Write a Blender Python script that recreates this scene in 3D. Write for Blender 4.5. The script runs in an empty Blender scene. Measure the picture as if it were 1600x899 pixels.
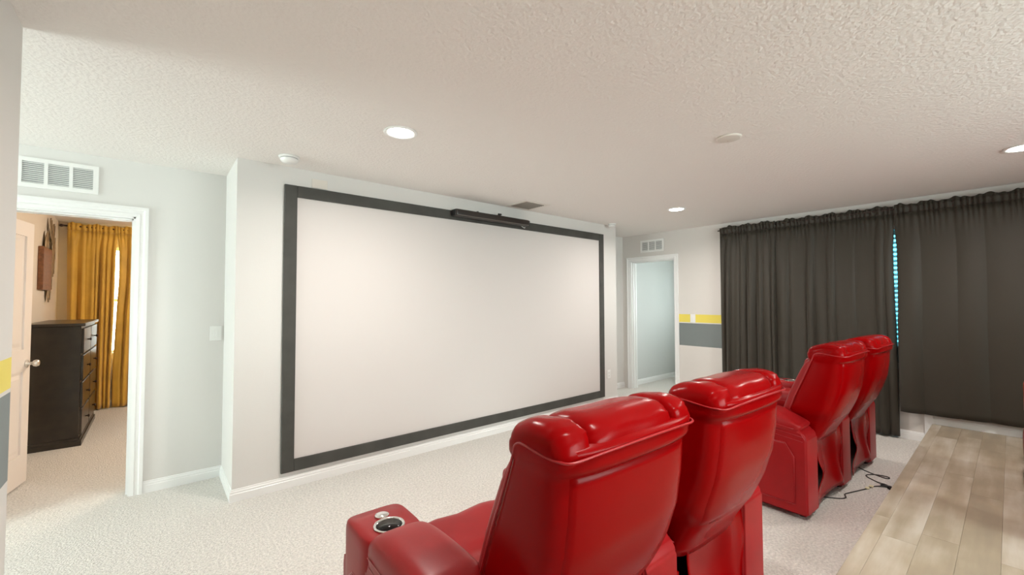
import bpy, bmesh, math, random
from mathutils import Vector, Matrix

random.seed(7)
S = bpy.context.scene
COL = S.collection
PI = math.pi

# ------------------------------------------------------------------ camera
CAM_H = 1.4068
YAW, PITCH, ROLL, FPX = 0.7022, 0.0311, -0.0025, 660.08
fw = Vector((math.sin(YAW) * math.cos(PITCH), math.cos(YAW) * math.cos(PITCH), math.sin(PITCH)))
rt = Vector((math.cos(YAW), -math.sin(YAW), 0))
up = rt.cross(fw)
rt2 = math.cos(ROLL) * rt + math.sin(ROLL) * up
up2 = -math.sin(ROLL) * rt + math.cos(ROLL) * up
cd = bpy.data.cameras.new('camera')
cd.sensor_width = 36; cd.sensor_fit = 'HORIZONTAL'; cd.lens = FPX / 1600 * 36
cd.clip_start = 0.02; cd.clip_end = 200
cam = bpy.data.objects.new('camera', cd); COL.objects.link(cam)
M4 = Matrix((rt2, up2, -fw)).transposed().to_4x4(); M4.translation = (0, 0, CAM_H)
cam.matrix_world = M4
S.camera = cam

# ------------------------------------------------------------------ world, exposure
W = bpy.data.worlds.new('world'); S.world = W; W.use_nodes = True
bg = W.node_tree.nodes['Background']
bg.inputs[0].default_value = (0.90, 1.0, 0.99, 1); bg.inputs[1].default_value = 14.0
S.view_settings.view_transform = 'Standard'
S.view_settings.look = 'None'
S.view_settings.gamma = 1
S.view_settings.use_curve_mapping = False
S.view_settings.exposure = 0.35
LED_W = 17.5          # power of one recessed lamp
LED_COL = (1.0, 0.925, 0.86)

# ------------------------------------------------------------------ materials
def mat(name, col, rough=0.6, bump=None, var=None, metal=0.0, spec=0.5, coat=0.0, sheen=0.0, emit=None, trans=0.0):
    """bump=(scale, strength, detail, distance); var=(scale, amount) colour noise"""
    m = bpy.data.materials.new(name); m.use_nodes = True
    nt = m.node_tree; b = nt.nodes['Principled BSDF']
    b.inputs['Base Color'].default_value = (*col, 1)
    b.inputs['Roughness'].default_value = rough
    b.inputs['Metallic'].default_value = metal
    b.inputs['Specular IOR Level'].default_value = spec
    b.inputs['Coat Weight'].default_value = coat
    b.inputs['Coat Roughness'].default_value = 0.25
    b.inputs['Sheen Weight'].default_value = sheen
    b.inputs['Transmission Weight'].default_value = trans
    tc = nt.nodes.new('ShaderNodeTexCoord')
    if emit:
        b.inputs['Emission Color'].default_value = (*emit[0], 1)
        b.inputs['Emission Strength'].default_value = emit[1]
    if var:
        n = nt.nodes.new('ShaderNodeTexNoise'); n.inputs['Scale'].default_value = var[0]; n.inputs['Detail'].default_value = 4
        nt.links.new(tc.outputs['Object'], n.inputs['Vector'])
        mp = nt.nodes.new('ShaderNodeMapRange')
        mp.inputs['From Min'].default_value = 0.3; mp.inputs['From Max'].default_value = 0.7
        mp.inputs['To Min'].default_value = 1 - var[1]; mp.inputs['To Max'].default_value = 1 + var[1]
        nt.links.new(n.outputs['Fac'], mp.inputs['Value'])
        mx = nt.nodes.new('ShaderNodeVectorMath'); mx.operation = 'SCALE'
        mx.inputs[0].default_value = col
        nt.links.new(mp.outputs['Result'], mx.inputs['Scale'])
        nt.links.new(mx.outputs['Vector'], b.inputs['Base Color'])
    if bump:
        n = nt.nodes.new('ShaderNodeTexNoise'); n.inputs['Scale'].default_value = bump[0]; n.inputs['Detail'].default_value = bump[2]
        nt.links.new(tc.outputs['Object'], n.inputs['Vector'])
        bp = nt.nodes.new('ShaderNodeBump'); bp.inputs['Strength'].default_value = bump[1]
        bp.inputs['Distance'].default_value = bump[3] if len(bump) > 3 else 0.01
        nt.links.new(n.outputs['Fac'], bp.inputs['Height'])
        nt.links.new(bp.outputs['Normal'], b.inputs['Normal'])
    return m

def stripe_wall(name, base):
    """greige wall paint with a yellow and a grey painted band, by height"""
    m = mat(name, base, 0.55, bump=(120, 0.12, 3, 0.004))
    nt = m.node_tree; b = nt.nodes['Principled BSDF']
    tc = nt.nodes.new('ShaderNodeTexCoord'); sx = nt.nodes.new('ShaderNodeSeparateXYZ')
    nt.links.new(tc.outputs['Object'], sx.inputs[0])
    def band(z0, z1):
        c = nt.nodes.new('ShaderNodeMath'); c.operation = 'COMPARE'
        c.inputs[1].default_value = (z0 + z1) / 2; c.inputs[2].default_value = (z1 - z0) / 2
        nt.links.new(sx.outputs['Z'], c.inputs[0]); return c
    prev = None
    for (z0, z1, col) in ((1.092, 1.205, (0.80, 0.66, 0.11)), (0.757, 1.078, (0.19, 0.215, 0.215))):
        mx = nt.nodes.new('ShaderNodeMix'); mx.data_type = 'RGBA'
        if prev is None: mx.inputs['A'].default_value = (*base, 1)
        else: nt.links.new(prev, mx.inputs['A'])
        mx.inputs['B'].default_value = (*col, 1)
        lim = nt.nodes.new('ShaderNodeMath'); lim.operation = 'LESS_THAN'; lim.inputs[1].default_value = 3.5
        nt.links.new(sx.outputs['Y'], lim.inputs[0])
        mu = nt.nodes.new('ShaderNodeMath'); mu.operation = 'MULTIPLY'
        nt.links.new(lim.outputs[0], mu.inputs[0]); nt.links.new(band(z0, z1).outputs[0], mu.inputs[1])
        nt.links.new(mu.outputs[0], mx.inputs['Factor'])
        prev = mx.outputs['Result']
    nt.links.new(prev, b.inputs['Base Color'])
    return m

def plank_mat():
    m = mat('oak_vinyl', (0.45, 0.36, 0.26), 0.42)
    nt = m.node_tree; b = nt.nodes['Principled BSDF']
    tc = nt.nodes.new('ShaderNodeTexCoord'); oi = nt.nodes.new('ShaderNodeObjectInfo')
    sc = nt.nodes.new('ShaderNodeVectorMath'); sc.operation = 'MULTIPLY'; sc.inputs[1].default_value = (1.9, 15, 15)
    nt.links.new(tc.outputs['Object'], sc.inputs[0])
    ml = nt.nodes.new('ShaderNodeMath'); ml.operation = 'MULTIPLY'; ml.inputs[1].default_value = 60
    nt.links.new(oi.outputs['Random'], ml.inputs[0])
    ad = nt.nodes.new('ShaderNodeVectorMath'); ad.operation = 'ADD'
    nt.links.new(sc.outputs[0], ad.inputs[0]); nt.links.new(ml.outputs[0], ad.inputs[1])
    n = nt.nodes.new('ShaderNodeTexNoise'); n.inputs['Scale'].default_value = 1.0; n.inputs['Detail'].default_value = 5
    nt.links.new(ad.outputs[0], n.inputs['Vector'])
    n2 = nt.nodes.new('ShaderNodeTexNoise'); n2.inputs['Scale'].default_value = 5; n2.inputs['Detail'].default_value = 2
    ad2 = nt.nodes.new('ShaderNodeVectorMath'); ad2.operation = 'ADD'
    nt.links.new(tc.outputs['Object'], ad2.inputs[0]); nt.links.new(ml.outputs[0], ad2.inputs[1])
    nt.links.new(ad2.outputs[0], n2.inputs['Vector'])
    cr = nt.nodes.new('ShaderNodeValToRGB')
    e = cr.color_ramp.elements
    e[0].position = 0.0; e[0].color = (0.33, 0.27, 0.195, 1)
    e[1].position = 1.0; e[1].color = (0.56, 0.50, 0.42, 1)
    for p, c in ((0.35, (0.38, 0.31, 0.22, 1)), (0.65, (0.46, 0.39, 0.30, 1))):
        k = e.new(p); k.color = c
    a = nt.nodes.new('ShaderNodeMath'); a.operation = 'MULTIPLY_ADD'; a.inputs[1].default_value = 1.5; a.inputs[2].default_value = -0.75
    nt.links.new(n.outputs['Fac'], a.inputs[0])
    a2 = nt.nodes.new('ShaderNodeMath'); a2.operation = 'MULTIPLY_ADD'; a2.inputs[1].default_value = 0.7; a2.inputs[2].default_value = -0.35
    nt.links.new(n2.outputs['Fac'], a2.inputs[0])
    s1 = nt.nodes.new('ShaderNodeMath'); s1.operation = 'ADD'
    nt.links.new(a.outputs[0], s1.inputs[0]); nt.links.new(a2.outputs[0], s1.inputs[1])
    s2 = nt.nodes.new('ShaderNodeMath'); s2.operation = 'ADD'
    rr = nt.nodes.new('ShaderNodeMath'); rr.operation = 'MULTIPLY_ADD'; rr.inputs[1].default_value = 0.6; rr.inputs[2].default_value = 0.2
    nt.links.new(oi.outputs['Random'], rr.inputs[0])
    nt.links.new(s1.outputs[0], s2.inputs[0]); nt.links.new(rr.outputs[0], s2.inputs[1])
    nt.links.new(s2.outputs[0], cr.inputs['Fac'])
    nt.links.new(cr.outputs['Color'], b.inputs['Base Color'])
    return m

M = {}
M['carpet'] = mat('carpet', (0.77, 0.735, 0.69), 0.95, bump=(95, 0.9, 3, 0.02), var=(70, 0.16), spec=0.1)
M['ceiling'] = mat('ceiling_paint', (0.86, 0.82, 0.785), 0.8, bump=(52, 0.50, 3, 0.010), spec=0.2)
M['white_wall'] = mat('white_wall_paint', (0.73, 0.715, 0.69), 0.5, bump=(120, 0.1, 3, 0.003), spec=0.3)
M['striped_wall'] = stripe_wall('striped_wall_paint', (0.70, 0.665, 0.63))
M['tan_wall'] = mat('tan_wall_paint', (0.72, 0.63, 0.52), 0.6)
M['cool_wall'] = mat('cool_wall_paint', (0.66, 0.67, 0.66), 0.6)
M['trim'] = mat('trim_paint', (0.86, 0.86, 0.85), 0.3)
M['door'] = mat('door_paint', (0.84, 0.76, 0.70), 0.35)
M['screen'] = mat('screen_paint', (0.70, 0.665, 0.645), 0.7, spec=0.2)
M['frame'] = mat('frame_velvet', (0.068, 0.067, 0.060), 0.65, var=(6, 0.15), spec=0.3)
M['black'] = mat('black_plastic', (0.012, 0.011, 0.010), 0.4)
M['brown_black'] = mat('brown_black_plastic', (0.022, 0.016, 0.013), 0.35, bump=(300, 0.2, 2, 0.002))
M['grey_trim'] = mat('grey_trim', (0.16, 0.14, 0.12), 0.35)
M['leather'] = mat('red_leather', (0.25, 0.0003, 0.001), 0.24, bump=(130, 0.05, 4, 0.003), spec=0.09)
M['leather_worn'] = mat('red_leather_worn', (0.30, 0.008, 0.010), 0.36, bump=(130, 0.05, 4, 0.003), var=(7, 0.12), spec=0.25)
M['piping'] = mat('red_piping', (0.36, 0.010, 0.014), 0.3)
M['chrome'] = mat('chrome', (0.85, 0.84, 0.82), 0.12, metal=1.0)
M['nickel'] = mat('satin_nickel', (0.72, 0.69, 0.64), 0.3, metal=1.0)
M['well'] = mat('cup_well', (0.02, 0.018, 0.018), 0.12, metal=0.6)
M['curtain'] = mat('dark_curtain_fabric', (0.036, 0.029, 0.019), 0.6, bump=(400, 0.25, 2, 0.002), spec=0.45, sheen=0.12)
M['gold'] = mat('gold_velvet', (0.62, 0.355, 0.04), 0.6, bump=(200, 0.15, 2, 0.002), var=(4, 0.12), sheen=0.3)
M['rod'] = mat('dark_rod', (0.05, 0.03, 0.025), 0.4, metal=0.5)
M['dresser'] = mat('espresso_wood', (0.030, 0.022, 0.014), 0.3, var=(12, 0.25))
M['plaque'] = mat('brown_plaque', (0.20, 0.075, 0.025), 0.5, var=(30, 0.35))
M['leaf_metal'] = mat('antique_leaf_metal', (0.36, 0.27, 0.17), 0.4, metal=0.6, var=(20, 0.3))
M['plastic'] = mat('white_plastic', (0.84, 0.84, 0.82), 0.35)
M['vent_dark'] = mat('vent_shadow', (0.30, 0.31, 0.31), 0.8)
M['blind'] = mat('blind_slat', (0.80, 0.82, 0.82), 0.4)
def glass(name, tint):
    m = bpy.data.materials.new(name); m.use_nodes = True
    nt = m.node_tree; nt.nodes.remove(nt.nodes['Principled BSDF'])
    t = nt.nodes.new('ShaderNodeBsdfTransparent'); t.inputs[0].default_value = (*tint, 1)
    g = nt.nodes.new('ShaderNodeBsdfGlossy'); g.inputs['Roughness'].default_value = 0.02
    f = nt.nodes.new('ShaderNodeFresnel'); f.inputs[0].default_value = 1.45
    mx = nt.nodes.new('ShaderNodeMixShader')
    nt.links.new(f.outputs[0], mx.inputs[0]); nt.links.new(t.outputs[0], mx.inputs[1]); nt.links.new(g.outputs[0], mx.inputs[2])
    nt.links.new(mx.outputs[0], nt.nodes['Material Output'].inputs['Surface'])
    return m
M['glass'] = glass('window_glass', (0.95, 0.97, 0.96))
M['daylight_tint_glass'] = glass('daylight_tint_window_glass', (0.20, 0.55, 0.66))  # cyan cast of the daylight is put into the pane colour
M['cable'] = mat('cable_rubber', (0.035, 0.033, 0.03), 0.5)
M['tag'] = mat('cable_tag', (0.75, 0.70, 0.45), 0.5)
M['lens'] = mat('lamp_lens', (0.9, 0.9, 0.9), 0.5, emit=((1.0, 0.96, 0.90), 14.0))
M['plank'] = plank_mat()
M['louvre_grey'] = mat('grey_louvre', (0.24, 0.215, 0.185), 0.5)
M['plate'] = mat('ceiling_plate', (0.76, 0.71, 0.65), 0.4)

# ------------------------------------------------------------------ mesh helpers
def link(name, me, m=None, parent=None, loc=None, smooth=False):
    o = bpy.data.objects.new(name, me); COL.objects.link(o)
    if m is not None and not me.materials: me.materials.append(M[m])
    if parent is not None: o.parent = parent
    if loc is not None: o.location = loc
    if smooth:
        me.polygons.foreach_set('use_smooth', [True] * len(me.polygons))
    return o

def bm_obj(name, bm, m, parent=None, smooth=False, loc=None):
    bmesh.ops.recalc_face_normals(bm, faces=bm.faces)
    me = bpy.data.meshes.new(name); bm.to_mesh(me); bm.free()
    return link(name, me, m, parent, loc, smooth)

def add_box(bm, x0, x1, y0, y1, z0, z1):
    vs = [bm.verts.new((x, y, z)) for x in (x0, x1) for y in (y0, y1) for z in (z0, z1)]
    for f in ((0, 1, 3, 2), (4, 6, 7, 5), (0, 4, 5, 1), (2, 3, 7, 6), (0, 2, 6, 4), (1, 5, 7, 3)):
        bm.faces.new([vs[i] for i in f])
    return vs

def box(name, x0, x1, y0, y1, z0, z1, m, parent=None, bevel=0.0, seg=2):
    bm = bmesh.new(); add_box(bm, x0, x1, y0, y1, z0, z1)
    if bevel:
        bmesh.ops.bevel(bm, geom=bm.edges[:], offset=bevel, segments=seg, profile=0.5, affect='EDGES')
    return bm_obj(name, bm, m, parent, smooth=False)

def boxes(name, lst, m, parent=None):
    bm = bmesh.new()
    for b in lst: add_box(bm, *b)
    return bm_obj(name, bm, m, parent)

def ring_loft(bm, rings, cap0=True, cap1=True, closed=True):
    vr = [[bm.verts.new(p) for p in r] for r in rings]
    n = len(vr[0])
    for a, b in zip(vr[:-1], vr[1:]):
        for i in range(n if closed else n - 1):
            j = (i + 1) % n
            bm.faces.new((a[i], a[j], b[j], b[i]))
    if cap0: bm.faces.new(vr[0][::-1])
    if cap1: bm.faces.new(vr[-1])
    return vr

def se_ring(n, a, b, e):
    """superellipse outline"""
    out = []
    for i in range(n):
        t = 2 * PI * i / n
        c, s = math.cos(t), math.sin(t)
        out.append((a * math.copysign(abs(c) ** (2 / e), c), b * math.copysign(abs(s) ** (2 / e), s)))
    return out

def se_ring2(n, a, b, ef, er):
    F, Q = se_ring(n, a, b, ef), se_ring(n, a, b, er)
    return [F[i] if F[i][1] > 0 else Q[i] for i in range(n)]

def lathe(name, prof, m, parent=None, n=32, loc=None, axis='Z', smooth=True):
    bm = bmesh.new(); rings = []
    for r, z in prof:
        ring = []
        for i in range(n):
            t = 2 * PI * i / n
            c, s = r * math.cos(t), r * math.sin(t)
            ring.append({'Z': (c, s, z), 'X': (z, c, s), 'Y': (c, z, s)}[axis])
        rings.append(ring)
    ring_loft(bm, rings, prof[0][0] > 1e-4, prof[-1][0] > 1e-4)
    bmesh.ops.remove_doubles(bm, verts=bm.verts, dist=1e-6)
    return bm_obj(name, bm, m, parent, smooth, loc)

def tube(name, pts, r, m, parent=None, n=8, closed=False):
    P = [Vector(p) for p in pts]; bm = bmesh.new(); rings = []
    prev = None
    N = len(P)
    for i, p in enumerate(P):
        if closed: d = (P[(i + 1) % N] - P[i - 1])
        else: d = P[min(i + 1, N - 1)] - P[max(i - 1, 0)]
        d.normalize()
        ref = prev if prev is not None else (Vector((0, 0, 1)) if abs(d.z) < 0.9 else Vector((1, 0, 0)))
        u = (ref - d * ref.dot(d)).normalized(); v = d.cross(u); prev = u
        rings.append([p + r * (math.cos(2 * PI * k / n) * u + math.sin(2 * PI * k / n) * v) for k in range(n)])
    if closed: rings.append(rings[0])
    ring_loft(bm, rings, not closed, not closed)
    if closed: bmesh.ops.remove_doubles(bm, verts=bm.verts, dist=1e-6)
    return bm_obj(name, bm, m, parent, True)

def smooth_path(pts, k=6):
    P = [Vector(p) for p in pts]; out = []
    for i in range(len(P) - 1):
        p0, p1, p2, p3 = P[max(i - 1, 0)], P[i], P[i + 1], P[min(i + 2, len(P) - 1)]
        for j in range(k):
            t = j / k
            out.append(0.5 * ((2 * p1) + (p2 - p0) * t + (2 * p0 - 5 * p1 + 4 * p2 - p3) * t * t + (3 * p1 - p0 - 3 * p2 + p3) * t ** 3))
    out.append(P[-1]); return out

def interp(tab, x):
    if x <= tab[0][0]: return tab[0][1]
    for (a, va), (b, vb) in zip(tab[:-1], tab[1:]):
        if x <= b:
            t = (x - a) / (b - a); return va + (vb - va) * t
    return tab[-1][1]

def thing(name, label, cat, loc=(0, 0, 0), rz=0, group=None):
    o = bpy.data.objects.new(name, None); COL.objects.link(o)
    o.empty_display_size = 0.1
    o.location = loc; o.rotation_euler = (0, 0, rz)
    return tag(o, label, cat, group)

def tag(o, label, cat, group=None):
    o['label'] = label; o['category'] = cat
    if group: o['group'] = group
    return o

def struct(o, label=None):
    o['kind'] = 'structure'
    if label: o['label'] = label
    return o

def wall(name, axis, p0, p1, a0, a1, z0, z1, m, openings=()):
    """axis 'x': slab p0..p1 in x, running a0..a1 in y; axis 'y': slab in y, running in x. openings (a,b,z0,z1)"""
    bm = bmesh.new()
    def b(u0, u1, w0, w1):
        if u1 - u0 < 1e-6 or w1 - w0 < 1e-6: return
        if axis == 'x': add_box(bm, p0, p1, u0, u1, w0, w1)
        else: add_box(bm, u0, u1, p0, p1, w0, w1)
    cur = a0
    for (u0, u1, w0, w1) in sorted(openings):
        b(cur, u0, z0, z1); b(u0, u1, z0, w0); b(u0, u1, w1, z1); cur = u1
    b(cur, a1, z0, z1)
    return struct(bm_obj(name, bm, m))

def baseboard(name, axis, face, sgn, a0, a1, z=0.0, h=0.085, t=0.014, m0=0, m1=0):
    """moulded skirting; face = wall plane, sgn = direction it sticks out"""
    prof = [(0, 0), (t, 0), (t, h * 0.62), (t * 0.78, h * 0.66), (t * 0.78, h * 0.80), (t * 0.5, h * 0.86), (t * 0.4, h * 0.97), (0, h)]
    bm = bmesh.new(); rings = []
    for a, mt in ((a0, m0), (a1, m1)):          # mt mitres an end by the profile's own depth
        rings.append([((face + sgn * d, a + mt * d, z + q) if axis == 'x' else (a + mt * d, face + sgn * d, z + q)) for d, q in prof])
    ring_loft(bm, rings)
    return struct(bm_obj(name, bm, 'trim'))

# ------------------------------------------------------------------ room dimensions
H = 2.44
D = 3.565; XL, XR = 0.437, 4.923      # screen wall
Y3 = 4.158                            # hall wall with bedroom door
Y4 = 4.10                             # alcove wall beside the right door
X2 = 5.845; TW = 0.12                 # right wall
NX, NY = -0.397, 2.379                # left wall face and its free end
YB = -2.6                             # back wall
RZ, RY = 0.19, 0.525                  # riser height and front edge
HX = -3.1                             # end of the hall
BX, BY, BR = -0.95, 7.85, 3.4         # bedroom
RX2 = 8.3                             # far side of the room on the right

struct(box('floor', HX - .2, RX2 + .2, YB - .2, BY + .2, -0.1, 0, 'carpet'), 'pale grey cut pile carpet')
struct(box('ceiling', HX - .2, RX2 + .2, YB - .2, BY + .2, H, H + 0.12, 'ceiling'), 'textured off white ceiling')
struct(box('wall_front', XL, XR, D, Y3, 0, H, 'white_wall'), 'white wall bump-out carrying the projection screen')
D3 = (-0.885, -0.115)                 # bedroom door opening
D2 = (3.198, 3.955)                   # right door opening
DH = 2.03
wall('wall_hall', 'y', Y3, Y3 + TW, HX, XR, 0, H, 'white_wall', [(D3[0], D3[1], 0, DH)])
wall('wall_alcove', 'y', Y4, Y4 + TW, XR, X2 + TW, 0, H, 'white_wall')
WIN = (-0.75, 2.05, 0.92, 2.13)
wall('wall_right', 'x', X2, X2 + TW, YB, Y4, 0, H, 'striped_wall', [(D2[0], D2[1], 0, DH), WIN])
wall('wall_left', 'x', NX - TW, NX, YB, NY, 0, H, 'striped_wall')
KWIN = (1.2, 4.2, 1.0, 2.2)
wall('wall_back', 'y', YB - TW, YB, NX - TW, X2 + TW, 0, H, 'striped_wall', [KWIN])
wall('wall_hall_near', 'y', NY - TW, NY, HX, NX - TW, 0, H, 'white_wall')
HWIN = (NY + 0.2, Y3 - 0.22, 0.5, 2.25)
wall('wall_hall_end', 'x', HX - TW, HX, NY - TW, Y3 + TW, 0, H, 'white_wall', [HWIN])
wall('wall_bedroom_left', 'x', BX - TW, BX, Y3 + TW, BY + TW, 0, H, 'tan_wall')
BWIN = (-0.62, 0.95, 0.7, 2.15)
wall('wall_bedroom_far', 'y', BY, BY + TW, BX, BR, 0, H, 'tan_wall', [BWIN])
wall('wall_bedroom_right', 'x', BR, BR + TW, Y3 + TW, BY + TW, 0, H, 'tan_wall')
RWIN = (2.4, 3.4, 0.8, 2.1)
wall('wall_side_room_left', 'y', 4.06, 4.06 + TW, X2 + TW, RX2, 0, H, 'cool_wall')
wall('wall_side_room_right', 'y', 1.9 - TW, 1.9, X2 + TW, RX2, 0, H, 'cool_wall')
wall('wall_side_room_far', 'x', RX2, RX2 + TW, 1.9 - TW, 4.06 + TW, 0, H, 'cool_wall', [RWIN])

# baseboards
baseboard('baseboard_front', 'y', D, -1, XL, XR, m0=-1, m1=1)
baseboard('baseboard_front_return_left', 'x', XL, -1, D, Y3 - 0.014, m0=-1)
baseboard('baseboard_front_return_right', 'x', XR, 1, D, Y4, m0=-1)
baseboard('baseboard_hall', 'y', Y3, -1, D3[1] + 0.073, XL)
baseboard('baseboard_hall_far', 'y', Y3, -1, HX, D3[0] - 0.073)
baseboard('baseboard_alcove', 'y', Y4, -1, XR, X2)
baseboard('baseboard_right', 'x', X2, -1, RY, D2[0] - 0.06)
baseboard('baseboard_riser', 'x', X2, -1, YB, RY + 0.05, z=RZ, h=0.085)
baseboard('baseboard_left', 'x', NX, 1, YB, NY, m1=1)
baseboard('baseboard_left_end', 'y', NY, 1, NX - TW, NX, m1=1)
baseboard('baseboard_side_room', 'y', 4.06, -1, X2 + TW, RX2)
baseboard('baseboard_bedroom', 'x', BX, 1, Y3 + TW, BY)
baseboard('baseboard_bedroom_far', 'y', BY, -1, BX, BR)
# white wrap that closes the riser's end against the wall
struct(box('trim_riser_end', X2 - 0.02, X2, RY, RY + 0.06, 0.085, RZ + 0.086, 'trim'))

# ------------------------------------------------------------------ door casings
def casing(name, axis, face, sgn, u0, u1, w, ztop, depth):
    """three mitred casing boards with a stepped profile, and the jamb lining"""
    bm = bmesh.new()
    prof = [(0.0, 0.006), (0.0, 0.012), (w * .30, 0.015), (w * .36, 0.011), (w * .62, 0.013), (w * .72, 0.019), (w, 0.019), (w, 0.0), (0, 0.0)]
    def P(u, d, z): return (face + sgn * d, u, z) if axis == 'x' else (u, face + sgn * d, z)
    rings = []
    for (uu, zz, du, dz) in ((u0, 0, -1, 0), (u0, ztop, -1, 1), (u1, ztop, 1, 1), (u1, 0, 1, 0)):
        rings.append([P(uu + du * q, d, zz + dz * q) for q, d in prof])
    ring_loft(bm, rings)
    o = struct(bm_obj(name, bm, 'trim'))
    bm = bmesh.new()
    lo, hi = sorted((face, face - sgn * depth)); t = 0.012
    for (a, b, z0, z1) in ((u0, u0 + t, 0, ztop), (u1 - t, u1, 0, ztop), (u0, u1, ztop - t, ztop)):
        if axis == 'x': add_box(bm, lo, hi, a, b, z0, z1)
        else: add_box(bm, a, b, lo, hi, z0, z1)
    # stop moulding
    m0 = (lo + hi) / 2
    for (a, b, z0, z1) in ((u0 + t, u0 + t + .01, 0, ztop - t), (u1 - t - .01, u1 - t, 0, ztop - t), (u0 + t, u1 - t, ztop - t - .01, ztop - t)):
        if axis == 'x': add_box(bm, m0 - .018, m0 + .018, a, b, z0, z1)
        else: add_box(bm, a, b, m0 - .018, m0 + .018, z0, z1)
    j = bm_obj('jamb', bm, 'trim', o)
    return o
casing('trim_1', 'y', Y3, -1, D3[0], D3[1], 0.072, DH, TW)
c2 = casing('trim_2', 'x', X2, -1, D2[0], D2[1], 0.06, DH, TW)
box('strike_plate', X2 + 0.045, X2 + 0.075, D2[1] - 0.014, D2[1] - 0.0105, 0.90, 0.96, 'nickel', c2)
casing('trim_3', 'y', Y3 + TW, 1, D3[0], D3[1], 0.06, DH, 0.0)
casing('trim_4', 'x', X2 + TW, 1, D2[0], D2[1], 0.06, DH, 0.0)

# ------------------------------------------------------------------ bedroom door leaf
hx, hy = D3[0] + 0.016, Y3 + TW + 0.004
fx, fy = -0.733, 5.06
ang = math.atan2(fy - hy, fx - hx)
dl = bpy.data.objects.new('door_1', None); COL.objects.link(dl)
dl.location = (hx, hy, 0.012); dl.rotation_euler = (0, 0, ang); struct(dl, 'white two-panel door standing open into the bedroom')
DWD, DT = 0.745, 0.035
leaf = boxes('leaf', [(0, 0.11, 0, DT, 0, 2.01), (DWD - 0.11, DWD, 0, DT, 0, 2.01), (0.11, DWD - 0.11, 0, DT, 0, 0.23),
                      (0.11, DWD - 0.11, 0, DT, 0.86, 1.03), (0.11, DWD - 0.11, 0, DT, 1.90, 2.01),
                      (0.11, DWD - 0.11, 0.011, DT - 0.011, 0.2, 1.93)], 'door', dl)
for z0, z1 in ((0.23, 0.86), (1.03, 1.90)):
    for yy, s in ((0.011, -1), (DT - 0.011, 1)):
        bm = bmesh.new()
        r = []
        for ins, d in ((0.022, 0), (0.05, 0.008), (0.12, 0.008)):
            r.append([(0.11 + ins, yy + s * d, z0 + ins), (DWD - 0.11 - ins, yy + s * d, z0 + ins), (DWD - 0.11 - ins, yy + s * d, z1 - ins), (0.11 + ins, yy + s * d, z1 - ins)])
        ring_loft(bm, r, False, True)
        bm_obj('panel', bm, 'door', dl)
for yy, s in ((0.0, -1), (DT, 1)):
    lathe('door_knob', [(0.0, s * 0.0), (0.031, s * 0.0), (0.031, s * 0.006), (0.012, s * 0.012), (0.011, s * 0.032), (0.022, s * 0.04), (0.028, s * 0.055), (0.022, s * 0.068), (0.0, s * 0.072)],
          'nickel', dl, 20, (DWD - 0.06, yy, 0.915), 'Y')
for z in (0.2, 1.0, 1.8):
    lathe('hinge', [(0.0, 0), (0.006, 0), (0.006, 0.09), (0, 0.09)], 'nickel', dl, 10, (-0.004, DT / 2 - 0.022, z))

# ------------------------------------------------------------------ windows
def window(name, axis, p, depth, u0, u1, z0, z1, label, mull=1, gl='glass'):
    """frame with mullions, sill and glass, p = room-side plane, depth signed towards outside"""
    root = bpy.data.objects.new(name, None); COL.objects.link(root); struct(root, label)
    q = p + depth * 0.72; lo, hi = sorted((q - 0.02, q + 0.02)); t = 0.045
    def bx(bm, a, b, w0, w1, l=lo, h=hi):
        if axis == 'x': add_box(bm, l, h, a, b, w0, w1)
        else: add_box(bm, a, b, l, h, w0, w1)
    bm = bmesh.new()
    bx(bm, u0, u0 + t, z0, z1); bx(bm, u1 - t, u1, z0, z1); bx(bm, u0 + t, u1 - t, z0, z0 + t); bx(bm, u0 + t, u1 - t, z1 - t, z1)
    for k in range(1, mull + 1):
        c = u0 + (u1 - u0) * k / (mull + 1); bx(bm, c - t * .7, c + t * .7, z0 + t, z1 - t)
    zc = (z0 + z1) / 2; bx(bm, u0 + t, u1 - t, zc - .02, zc + .02)
    bm_obj('window_frame', bm, 'trim', root)
    bm = bmesh.new(); s = -0.02 if depth > 0 else 0.02
    l, h = sorted((p + s, p + depth * 0.6)); bx(bm, u0 - 0.001, u1 + 0.001, z0 - 0.001, z0 + 0.018, l, h)
    bm_obj('window_sill', bm, 'trim', root)
    for k in range(mull + 1):
        a = u0 + (u1 - u0) * k / (mull + 1) + t * .7; b = u0 + (u1 - u0) * (k + 1) / (mull + 1) - t * .7
        for (w0, w1) in ((z0 + t, zc - .02), (zc + .02, z1 - t)):
            bm = bmesh.new(); bx(bm, a, b, w0, w1, q - .003, q + .003)
            bm_obj('pane', bm, gl, root)
    # daylight portal for the renderer: gives off no light of its own
    ld = bpy.data.lights.new(name + '_portal', 'AREA'); ld.shape = 'RECTANGLE'
    ld.size, ld.size_y = u1 - u0, z1 - z0; ld.cycles.is_portal = True
    lo_ = bpy.data.objects.new(name + '_portal', ld); COL.objects.link(lo_)
    uc, zc = (u0 + u1) / 2, (z0 + z1) / 2; out = p + depth * 1.15
    d = Vector((-depth, 0, 0)) if axis == 'x' else Vector((0, -depth, 0))
    lo_.location = (out, uc, zc) if axis == 'x' else (uc, out, zc)
    lo_.rotation_euler = d.to_track_quat('-Z', 'Z').to_euler()
    return root
window('window_1', 'x', X2, TW, *WIN, 'wide white framed window behind the dark curtains', 2, 'daylight_tint_glass')
window('window_2', 'x', HX, -TW, *HWIN, 'tall hall window', 1)
window('added_window', 'y', YB, -TW, *KWIN, 'unseen wide window added opposite the screen for soft light', 2)  # out of view, added to light the screen and ceiling evenly
window('window_3', 'y', BY, TW, *BWIN, 'bedroom window behind the gold curtains', 1)
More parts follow.
